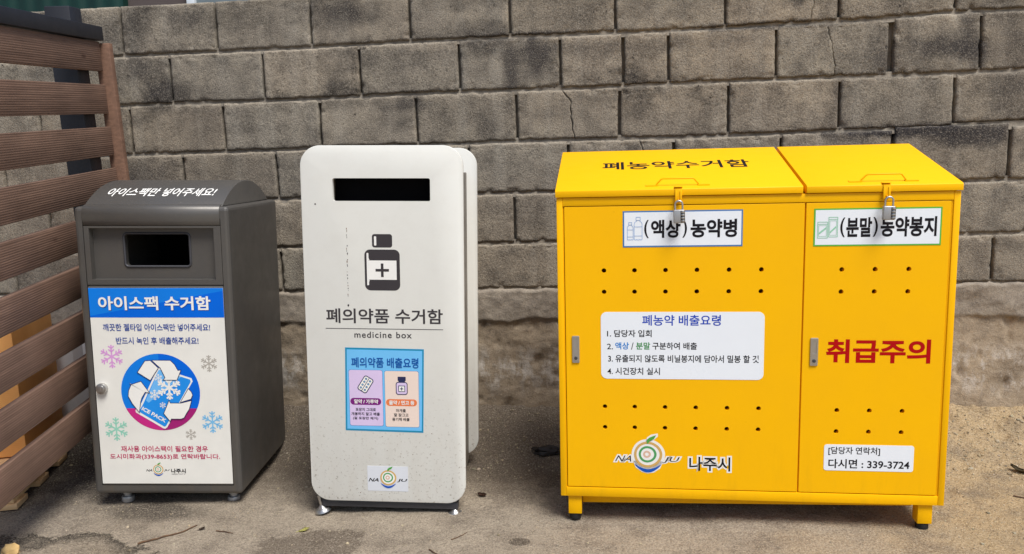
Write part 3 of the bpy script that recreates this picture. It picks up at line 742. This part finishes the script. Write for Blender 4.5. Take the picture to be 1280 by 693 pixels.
a = Art(-.0009); a.poly([(.1315, .5575), (.3750, .5555), (.3695, .2915), (.1260, .2945)], M['cyan'], 0)
a.rect(.1355, .2455, .3053, .4911, M['deepblue'], .8, .006); a.rect(.1363, .2447, .3061, .4903, M['lav'], 1.4, .006); a.rect(.2517, .3625, .3032, .4894, M['deepblue'], .8, .006); a.rect(.2525, .3617, .3040, .4886, M['peach'], 1.4, .006)
a.rect(.1388, .2394, .3752, .3980, M['purple'], 2, .011); a.rect(.2551, .3555, .3734, .3961, M['orange'], 2, .011)
a.build('coloured_panel', st)
y1 = -.0009 - 4*Art.STEP
letter(st, y1, ink_line('폐의약품 배출요령', .254, .5156, .2168, .0335, M['deepblue'], 0, .018), ink_line('알약 / 가루약', .1903, .3866, .0784, .0142, M['whitei'], 0, .03), ink_line('물약 / 연고 등', .3060, .3847, .082, .0145, M['whitei'], 0, .03))
for t, x, z, wd in (('포장지 그대로', .1883, .3600, .0666), ('개봉하지 말고 배출', .1875, .3455, .093), ('(겉 포장만 제거)', .1871, .3305, .0821), ('마개를', .3032, .3585, .0316), ('잘 잠그고', .3036, .3440, .0473), ('용기째 배출', .3024, .3292, .0564)):
    letter(st, y1, ink_line(t, x, z, wd, .0108, M['blacki'], 0, .014))
a = Art(-.0009 - 4*Art.STEP)
c, s = math.cos(R(-32)), math.sin(R(-32)); tr = lambda P: [(.1896 + x*c - z*s, .4434 + x*s + z*c) for x, z in P]
a.poly(tr(rrect(-.0175, .0175, -.027, .027, .008)), M['iconnavy'], 0); a.poly(tr(rrect(-.0148, .0148, -.0243, .0243, .006)), M['whitei'], 1); a.stroke(tr([(0, -.024), (0, .024)]), .002, M['iconnavy'], 2)
for i in (-1, 1):
    for jz in (-1.5, -.5, .5, 1.5): a.poly(tr([(i*.0075 + .0036*math.cos(R(t)), jz*.0112 + .0036*math.sin(R(t))) for t in range(0, 360, 36)]), M['iconnavy'], 2); a.poly(tr([(i*.0075 + .002*math.cos(R(t)), jz*.0112 + .002*math.sin(R(t))) for t in range(0, 360, 36)]), M['palesky'], 3)
a.build('blister_pictogram', st)
a = Art(-.0009 - 4*Art.STEP)
a.rect(.2945, .3205, .4570, .4705, M['iconnavy'], 0, .002); a.rect(.297, .318, .452, .460, M['iconnavy'], .5)
a.rect(.2879, .3261, .4111, .4530, M['iconnavy'], 0, .008); a.rect(.2905, .3235, .4137, .4505, M['lav'], 1, .006); a.rect(.296, .318, .4205, .4415, M['iconnavy'], 2); a.rect(.2982, .3158, .4227, .4393, M['whitei'], 3); a.rect(.3018, .3122, .4297, .4323, M['iconnavy'], 4); a.rect(.3057, .3083, .4258, .4362, M['iconnavy'], 4.5)
a.build('bottle_pictogram', st)
st = MB().prism([(.188, .1701), (.3219, .1695), (.3219, .0850), (.188, .0855)], -.0006, -.0001).build('emblem_sticker', M['clearstk'], med)
a = Art(-.0009); emblem(a, .2557, .1312, .0262, 0); a.text('NA', .2105, .1229, .0340, .0120, M['blacki'], 0, .022, shear=.45); a.text('JU', .3020, .1222, .030, .0120, M['blacki'], 0, .022, shear=.45); a.build('emblem', st)

# ------------------------------------------------------------------ pesticide cabinet (yellow)
YW, YB, YT, YD = 1.1381, .0863, 1.0187, .421
cab = thing('collection_cabinet', 'bright yellow two-door pesticide waste cabinet with sloping lids and white stickers', 'cabinet', (-.1315, -.8033, 0), (-.0093, .0067, -.0138))
Ym = M['yellow']
q = MB()
q.box(0, .018, .0, YD, YB, YT-.0005, .0015).box(YW-.018, YW, .0, YD, YB, YT-.0005, .0015)
q.box(.0182, YW-.0182, YD-.012, YD, YB+.001, 1.14, .001).box(.0182, YW-.0182, .012, YD-.0122, YB+.001, YB+.012)
q.box(.706, .722, .01, YD-.0125, YB+.0125, YT-.002)
q.box(.0182, YW-.0182, .0002, .02, .9935, YT-.0005, .0012).box(.0182, YW-.0182, .0002, .02, YB, .1155, .0012)
q.box(.0182, .0205, .004, .02, .1157, .9933).box(YW-.0225, YW-.0182, .004, .02, .1157, .9933)
q.build('body', Ym, cab)
hl = [(x, z) for z in (.7995, .7348, .378, .3122) for x in (.1395, .2301, .3214, .4130, .5055, .5978)]
hr = [(x, z) for z in (.7977, .7325, .3757, .3105) for x in (.8236, .9157, 1.0079)]
dl = MB().prism(rrect(.0225, .7158, .1180, .9915, .002, 2), .0012, .018, .0012).build('door', Ym, cab)
cm_ = MB()
for x, z in hl: cm_.cyl((x, .005, z), .0070, .05, 'y', 20)
cut(dl, cm_)
dr = MB().prism(rrect(.7198, 1.1143, .1180, .9915, .002, 2), .0012, .018, .0012).build('door', Ym, cab)
cm_ = MB()
for x, z in hr: cm_.cyl((x, .005, z), .0070, .05, 'y', 20)
cut(dr, cm_)
def recessed_handle(cx, cz, parent):
    q = MB().prism(rrect(cx-.0112, cx+.0112, cz-.042, cz+.042, .003, 4), -.003, .001, .0012)
    o = q.build('handle', M['steel'], parent)
    cut(o, MB().prism(rrect(cx-.0062, cx+.0062, cz-.005, cz+.034, .004, 4), -.01, -.0016))
    MB().cyl((cx, -.0036, cz-.027), .0052, .003, 'y', 18, bev=.0006).box(cx-.0008, cx+.0008, -.0056, -.005, cz-.031, cz-.023).build('keyhole', M['dark'], parent)
recessed_handle(.0526, .558, dl); recessed_handle(.7528, .5537, dr)
# sloping lids
lids = []
for x0, x1 in ((-.003, .7085), (.7180, YW+.003)):
    pts = [(-.006, YT+.0012), (-.006, 1.0389), (.000, 1.0425), (YD+.002, 1.158), (YD+.006, 1.155), (YD+.006, 1.130), (.02, YT+.0012)]
    lids.append(MB().prism(pts, x0, x1, .0016, 2, axis='x').build('lid', Ym, cab))
tl_ = math.atan2(1.158-1.0425, YD+.002)
def onlid(u, v, o): return (u, v*math.cos(tl_) - o*math.sin(tl_), 1.0425 + v*math.sin(tl_) + o*math.cos(tl_))
a = Art(0, lambda x, z, o: onlid(x, z, .0005+o)); a.text('폐농약수거함', .3665, .247, .462, .088, M['blacki'], 0, .016); a.build('lettering', lids[0])
for i, (xa, xb, xc, xd) in enumerate(((.2637, .2945, .4187, .4493), (.8400, .8720, .9974, .1 + .93))):
    v = .024; q = MB()
    path = [(xb, 0), (xb+.003, .004), (xb+.014, .017), (xb+.020, .0195), (xc-.020, .0195), (xc-.014, .017), (xc-.003, .004), (xc, 0)]
    q.tube([onlid(x, v, h+.002) for x, h in path], .0024, 10)
    for x, y in ((xa, xb+.004), (xc-.004, xd)):
        P = [onlid(x, v-.006, .0004), onlid(y, v-.006, .0004), onlid(y, v+.006, .0004), onlid(x, v+.006, .0004)]
        up = Vector(onlid(0, 0, 1)) - Vector(onlid(0, 0, 0)); b = bmesh.new()
        lo = [b.verts.new(p) for p in P]; hi = [b.verts.new(Vector(p)+up*.0022) for p in P]
        b.faces.new(lo[::-1]); b.faces.new(hi)
        for k_ in range(4): b.faces.new((lo[k_], lo[(k_+1) % 4], hi[(k_+1) % 4], hi[k_]))
        q._merge(b)
    q.build('lid_handle', Ym, lids[i])
locks = []
for i, cx in enumerate((.3571, .9357)):
    q = MB(); w2 = .0098
    q.box(cx-w2, cx+w2, -.0085, -.0062, 1.0075, 1.040, .0006).box(cx-w2-.002, cx+w2+.002, -.0085, .012, 1.0440, 1.0462, .0006)
    q.box(cx-w2, cx-.004, -.0105, -.0086, 1.000, 1.034, .0005).box(cx+.004, cx+w2, -.0105, -.0086, 1.000, 1.034, .0005)
    q.tube([(cx, -.004, 1.0005), (cx, -.016, 1.0005), (cx, -.020, 1.004), (cx, -.016, 1.0085), (cx, -.004, 1.0085)], .0018, 8)
    q.build('hasp', Ym, lids[i])
for (x0, x1) in ((.0229, .0646), (1.0690, 1.1108)):
    for (ya, yb_) in ((.010, .052), (.365, .407)):
        MB().box(x0, x1, ya, yb_, .0235, YB-.0005, .0015).build('leg', Ym, cab)
        MB().cyl(((x0+x1)/2, (ya+yb_)/2, .0115), .0185, .022, 'z', 24, bev=.004).build('rubber_foot', M['black'], cab)
MB().prism([(.0655, .040), (1.068, .058), (1.068, YB-.001), (.0655, YB-.001)], .06, .066, .001).box(.0655, 1.068, .067, .36, .070, .074).build('apron', Ym, cab)
def yl_sticker(x0, x1, z0, z1, frame, name='sticker'):
    o = MB().box(x0, x1, .0004, .0011, z0, z1).build(name, M[frame], cab)
    a = Art(.0002); a.rect(x0+.0042, x1-.0042, z0+.0042, z1-.0042, M['stk'], 0); a.build('sheet', o); return o
YS = .0002 - Art.STEP
o = yl_sticker(.1961, .5425, .8690, .9765, 'frameblue')
a = Art(YS)
sx_ = lambda q: .2589 + (q-265)*(.2673/875)
for t_, q0, q1, b_ in (('(', 265, 308, .014), ('액상', 330, 610, .032), (')', 628, 671, .014), ('농약병', 705, 1140, .032)): a.text(t_, (sx_(q0)+sx_(q1))/2, .9229, sx_(q1)-sx_(q0), .0537, M['blacki'], 1, b_)
a.build('lettering', o)
def bottle(a, cx, z0, z1, wd, m):
    h = z1-z0; L = [(-.5, .03), (-.5, .70), (-.42, .78), (-.2, .83), (-.2, .86)]
    P = [(cx+u*wd, z0+v*h) for u, v in L] + [(cx-u*wd, z0+v*h) for u, v in L[::-1]]
    P += [(cx+u*wd, z0+v*h) for u, v in ((.35, .0), (.2, .025), (.0, .0), (-.2, .025), (-.35, 0))]
    a.stroke(P, .0016, m, 1, True); a.stroke([(cx-.26*wd, z0+.86*h), (cx+.26*wd, z0+.86*h), (cx+.26*wd, z1), (cx-.26*wd, z1)], .0016, m, 1, True)
    a.stroke([(cx-.5*wd, z0+.58*h), (cx+.5*wd, z0+.58*h)], .0014, m, 1.4); a.stroke([(cx-.5*wd, z0+.18*h), (cx+.5*wd, z0+.18*h)], .0014, m, 1.4)
a = Art(YS); bottle(a, .2179, .8908, .9427, .0171, M['iconblue']); bottle(a, .2411, .8905, .9581, .0231, M['iconblue']); a.build('pictogram', o)
o = yl_sticker(.7418, 1.0905, .8660, .9748, 'framegreen')
a = Art(YS)
sx_ = lambda q: .8150 + (q-285)*(.2624/380)
for t_, q0, q1, b_ in (('(', 285, 304, .014), ('분말', 309, 411, .032), (')', 415, 434, .014), ('농약봉지', 445, 665, .032)): a.text(t_, (sx_(q0)+sx_(q1))/2, .9201, sx_(q1)-sx_(q0), .0566, M['blacki'], 1, b_)
a.build('lettering', o)
a = Art(YS)
for x0, x1, z0, z1 in ((.7525, .7800, .8900, .9360), (.7830, .8075, .8930, .9495)):
    a.stroke([(x0, z0), (x1, z0), (x1, z1), (x0, z1)], .0018, M['icongreen'], 1, True); a.stroke([(x0, z1-.006), (x1, z1-.006)], .0016, M['icongreen'], 1.4)
    a.poly([(x0+.004, z0+.010), (x1-.004, z0+.026), (x1-.004, z0+.032), (x0+.004, z0+.016)], M['icongreen'], 1.4)
    a.stroke([(x0+.003, z0+.005), (x1-.003, z0+.005), (x1-.003, z1-.010), (x0+.003, z1-.010)], .001, M['icongreen'], 1.7, True)
a.build('pictogram', o)
o = MB().prism(rrect(.1290, .6100, .4665, .6735, .018), .0004, .0011).build('instruction_sticker', M['stk'], cab)
letter(o, .0002, ink_line('폐농약 배출요령', .3683, .6479, .2309, .0330, M['titleblue'], 0, .016), ink_line('1. 담당자 입회', .2142, .6075, .1333, .0222, M['blacki'], 0, .018),
    [ink_line('2.', .1562, .5670, .0180, .0175, M['blacki'], 0, .010), ink_line('액상', .1924, .5692, .0412, .0225, M['skyblue'], 0, .024), ink_line('/', .2232, .5685, .0075, .0220, M['blacki'], 0, .008), ink_line('분말', .2555, .5692, .0422, .0225, M['greeni'], 0, .024), ink_line('구분하여 배출', .3489, .5692, .1320, .0225, M['blacki'], 0, .018)],
    ink_line('3. 유출되지 않도록 비닐봉지에 담아서 밀봉 할 것', .3730, .5300, .4455, .0235, M['blacki'], 0, .018), ink_line('4. 시건장치 실시', .2268, .4905, .1579, .0225, M['blacki'], 0, .018))
o = MB().prism(rrect(.7908, 1.0465, .1890, .2702, .008), .0004, .0011).build('contact_sticker', M['stk'], cab)
letter(o, .0002, ink_line('[담당자 연락처]', .8770, .2502, .1476, .0262, M['blacki'], 0, .016), ink_line('다시면 : 339-3724', .9199, .2108, .2314, .0290, M['blacki'], 0, .022))
a = Art(.0008); a.text('취급주의', .9330, .5558, .2916, .0713, M['red'], 0, .030); a.build('lettering', dr)
a = Art(.0009)
a.text('NA', .1991, .2128, .050, .0195, M['whitei'], 0, .004, shear=.5, halo=.13); a.text('JU', .3400, .2102, .0435, .0200, M['whitei'], 0, .004, shear=.5, halo=.13); a.text('나주시', .4563, .2006, .1225, .0450, M['whitei'], 0, .016, halo=.1)
emblem(a, .2687, .2269, .0425, 1, halo=True)
a.text('NA', .1991, .2128, .050, .0195, M['greyi'], 1, .004, shear=.5); a.text('JU', .3400, .2102, .0435, .0200, M['greyi'], 1, .004, shear=.5); a.text('나주시', .4563, .2006, .1225, .0450, M['blacki'], 1, .016)
a.build('emblem', dl)

# ------------------------------------------------------------------ padlocks: they hang from the hasps
cmx = Matrix.Translation((-.1315, -.8033, 0)) @ Matrix.Rotation(-.0138, 4, 'Z') @ Matrix.Rotation(.0067, 4, 'Y') @ Matrix.Rotation(-.0093, 4, 'X')
for cx, cz, sc, lab in ((.3580, .9605, 1.0, 'grey combination padlock hanging on the left lid, over the blue-framed sticker'), (.9366, .9612, 1.04, 'grey combination padlock hanging on the right lid, over the green-framed sticker')):
    p = cmx @ Vector((cx, -.0255, cz-.0195)); t = thing('padlock', lab, 'padlock', p, (-.02, .03 if sc > 1 else -.02, -.05), 'combination padlocks on the yellow cabinet')
    MB().box(-.016, .016, -.0085, .0085, 0, .039, .003, 3).build('lock_body', M['lockgrey'], t)
    for i in range(4): MB().cyl((.0105, -.0075, .007+i*.0085), .0055, .0062, 'z', 20, bev=.0008).build('dial', M['steel'], t)
    q = MB().box(.0045, .0165, -.0092, -.0088, .0025, .0365).build('dial_slot', M['black'], t)
    q = MB(); q.tube([(-.0105, 0, .037), (-.0105, 0, .052)] + [(-.0105*math.cos(R(x)), 0, .054+.0105*math.sin(R(x))) for x in range(0, 181, 18)] + [(.0105, 0, .052), (.0105, 0, .037)], .0027, 10)
    q.build('shackle', M['steel'], t, 60)

# ------------------------------------------------------------------ loose things on the ground
def gz(x, y): return ground_z(x, y)
k = NT('dry bark', .9); P = k.pos(obj=True); bark = k.done(k.mix(k.ramp(k.noise(P, 40, 4), .35, .65), lin(104, 78, 54), lin(70, 50, 36)), None, k.bump(k.noise(P, 150, 3), .5, .002))
def twig(pts, r, label):
    P = []
    for (x0, y0), (x1, y1) in zip(pts, pts[1:]):
        for i in range(4): t = i/4; P.append((x0+(x1-x0)*t + random.uniform(-.0015, .0015), y0+(y1-y0)*t + random.uniform(-.0015, .0015)))
    P.append(pts[-1]); o0 = Vector((P[0][0], P[0][1], gz(*P[0])))
    q = MB(); q.tube([Vector((x, y, gz(x, y)+r*.7+abs(random.gauss(0, .0012)))) - o0 for x, y in P], r, 7, radii=[r*(1-.55*i/len(P)) for i in range(len(P))])
    o = q.build('twig', bark, None, 60); o.location = o0; tag(o, label, 'twig', 'dry twigs on the ground')
twig([(-1.43, -1.005), (-1.385, -.97), (-1.33, -.92), (-1.305, -.875)], .0034, 'long bent dry twig on the ground in front of the grey bin')
twig([(-1.225, -.905), (-1.165, -.915)], .0022, 'short straight dry twig on the ground between the grey bin and the white box')
twig([(-.515, -1.0), (-.485, -1.03), (-.47, -1.06)], .0024, 'thin dark twig in front of the white box, by the lower frame edge')
twig([(-.46, -.935), (-.43, -.90), (-.42, -.885)], .0016, 'fine hair-thin twig on the ground near the right foot of the white box')
twig([(1.33, -.56), (1.385, -.575)], .0028, 'short dark twig on sandy ground right of the yellow cabinet at the frame edge')
def leaf(x, y, L, Wd, rz, col, label, curl=.25):
    bm = bmesh.new(); n, m = 10, 6; G = []
    for i in range(n+1):
        t = i/n; wv = Wd/2*math.sin(math.pi*min(t*1.02, 1))**.75 + .0004; row = []
        for j in range(m+1):
            s = j/m*2-1; row.append(bm.verts.new(((t-.5)*L, s*wv, curl*L*((t-.5)**2) + curl*Wd*s*s*.6 + mnoise.noise(Vector((t*4, s*2, x*9)))*.004)))
        G.append(row)
    for i in range(n):
        for j in range(m): bm.faces.new((G[i][j], G[i+1][j], G[i+1][j+1], G[i][j+1]))
    bmesh.ops.solidify(bm, geom=bm.faces, thickness=.0006)
    bmesh.ops.create_cone(bm, cap_ends=True, segments=6, radius1=.0008, radius2=.0008, depth=L*.3, matrix=Matrix.Translation((-L*.62, 0, curl*L*.3)) @ Matrix.Rotation(R(90), 4, 'Y'))
    me = bpy.data.meshes.new('leaf'); bm.to_mesh(me); bm.free(); me.materials.append(plain('dry leaf', lin(*col), .75, 0, .18))
    me.polygons.foreach_set('use_smooth', [True]*len(me.polygons))
    o = bpy.data.objects.new('leaf', me); COL.objects.link(o); o.location = (x, y, gz(x, y)+.004); o.rotation_euler = (.1, -.1, rz); tag(o, label, 'leaf')
leaf(-.939, -.896, .034, .018, .6, (196, 190, 110), 'small yellow green leaf on the ground in front of the white box')
leaf(1.45, -.357, .07, .03, 2.2, (92, 78, 48), 'curled brown leaf on the dirt bank at the right frame edge', .5)
leaf(-1.36, -.27, .06, .024, .1, (84, 54, 34), 'dark brown dead leaf in the gap between the grey bin and the white box', .3)
leaf(-1.275, -.90, .02, .012, .9, (70, 52, 38), 'tiny dark leaf scrap in front of the right foot of the grey bin', .3)
leaf(-.41, -.62, .035, .018, -.4, (74, 46, 28), 'dark leaf scrap beside the lower right corner of the white box', .4)
# crumpled black plastic left of the cabinet, tan stone in the corner
def lump(name, loc, sx, sy, sz, m, seed, label, cat, amp=.35, sub=3):
    bm = bmesh.new(); bmesh.ops.create_icosphere(bm, subdivisions=sub, radius=1)
    for v in bm.verts:
        d = 1 + amp*mnoise.fractal(v.co*1.6 + Vector((seed, 0, 0)), 1, 2, 3) + .1*mnoise.noise(v.co*6+Vector((0, seed, 0)))
        v.co = Vector((v.co.x*sx*d, v.co.y*sy*d, max(v.co.z, -.35)*sz*d))
    me = bpy.data.meshes.new(name); bm.to_mesh(me); bm.free(); me.materials.append(m); me.polygons.foreach_set('use_smooth', [True]*len(me.polygons)); me.set_sharp_from_angle(angle=R(35))
    o = bpy.data.objects.new(name, me); COL.objects.link(o); o.location = loc; tag(o, label, cat)
lump('plastic_scrap', (-.215, -.26, gz(-.215, -.26)+.010), .058, .024, .018, plain('black plastic', lin(30, 27, 26), .5), 3, 'crumpled black plastic scrap on the dirt beside the yellow cabinet', 'scrap', .5)
lump('stone', (-1.80, -1.075, gz(-1.8, -1.075)+.008), .026, .022, .02, plain('tan stone', lin(212, 176, 116), .85, 0, .15), 8, 'tan stone on the damp ground at the lower left corner', 'stone', .4)

# gravel: grit and pebbles nobody could count
rg = random.Random(11); bt = bmesh.new(); bmesh.ops.create_icosphere(bt, subdivisions=1, radius=1)
tv = [v.co.copy() for v in bt.verts]; tf = [tuple(v.index for v in f.verts) for f in bt.faces]; bt.free()
GV, GF, GT = [], [], []
for i in range(16000):
    x = rg.uniform(-2.3, 1.75); y = -1.15 + 1.13*(rg.random()**.6)
    w_ = (1.9 if x > 1.0 else 1)*(1.4 if y > -.35 else 1)
    if rg.random() > .42*w_: continue
    r = rg.choice((.001, .0012, .0016, .002, .0026))*(1 if y < -.4 else 1.5)
    if rg.random() < .03: r *= 2.2
    c0 = Vector((x, y, gz(x, y)+r*.25)); b0 = len(GV); q = rg.uniform(.5, 1.25); tn = (q*rg.uniform(.95, 1.08), q, q*rg.uniform(.82, 1), 1); sq = rg.uniform(.5, .9)
    for v in tv:
        d = v*r*rg.uniform(.7, 1.3); d.z *= sq; GV.append(tuple(c0+d)); GT.append(tn)
    GF += [tuple(b0+n_ for n_ in f) for f in tf]
me = bpy.data.meshes.new('gravel'); me.from_pydata(GV, [], GF)
at = me.color_attributes.new('tone', 'FLOAT_COLOR', 'POINT'); at.data.foreach_set('color', [c_ for t_ in GT for c_ in t_])
k = NT('pebble', .9, 0, .3); me.materials.append(k.done(k.mix(1.0, lin(160, 148, 130), k.attr('tone'), 'MULTIPLY')))
o = bpy.data.objects.new('gravel', me); COL.objects.link(o); tag(o, kind='stuff')
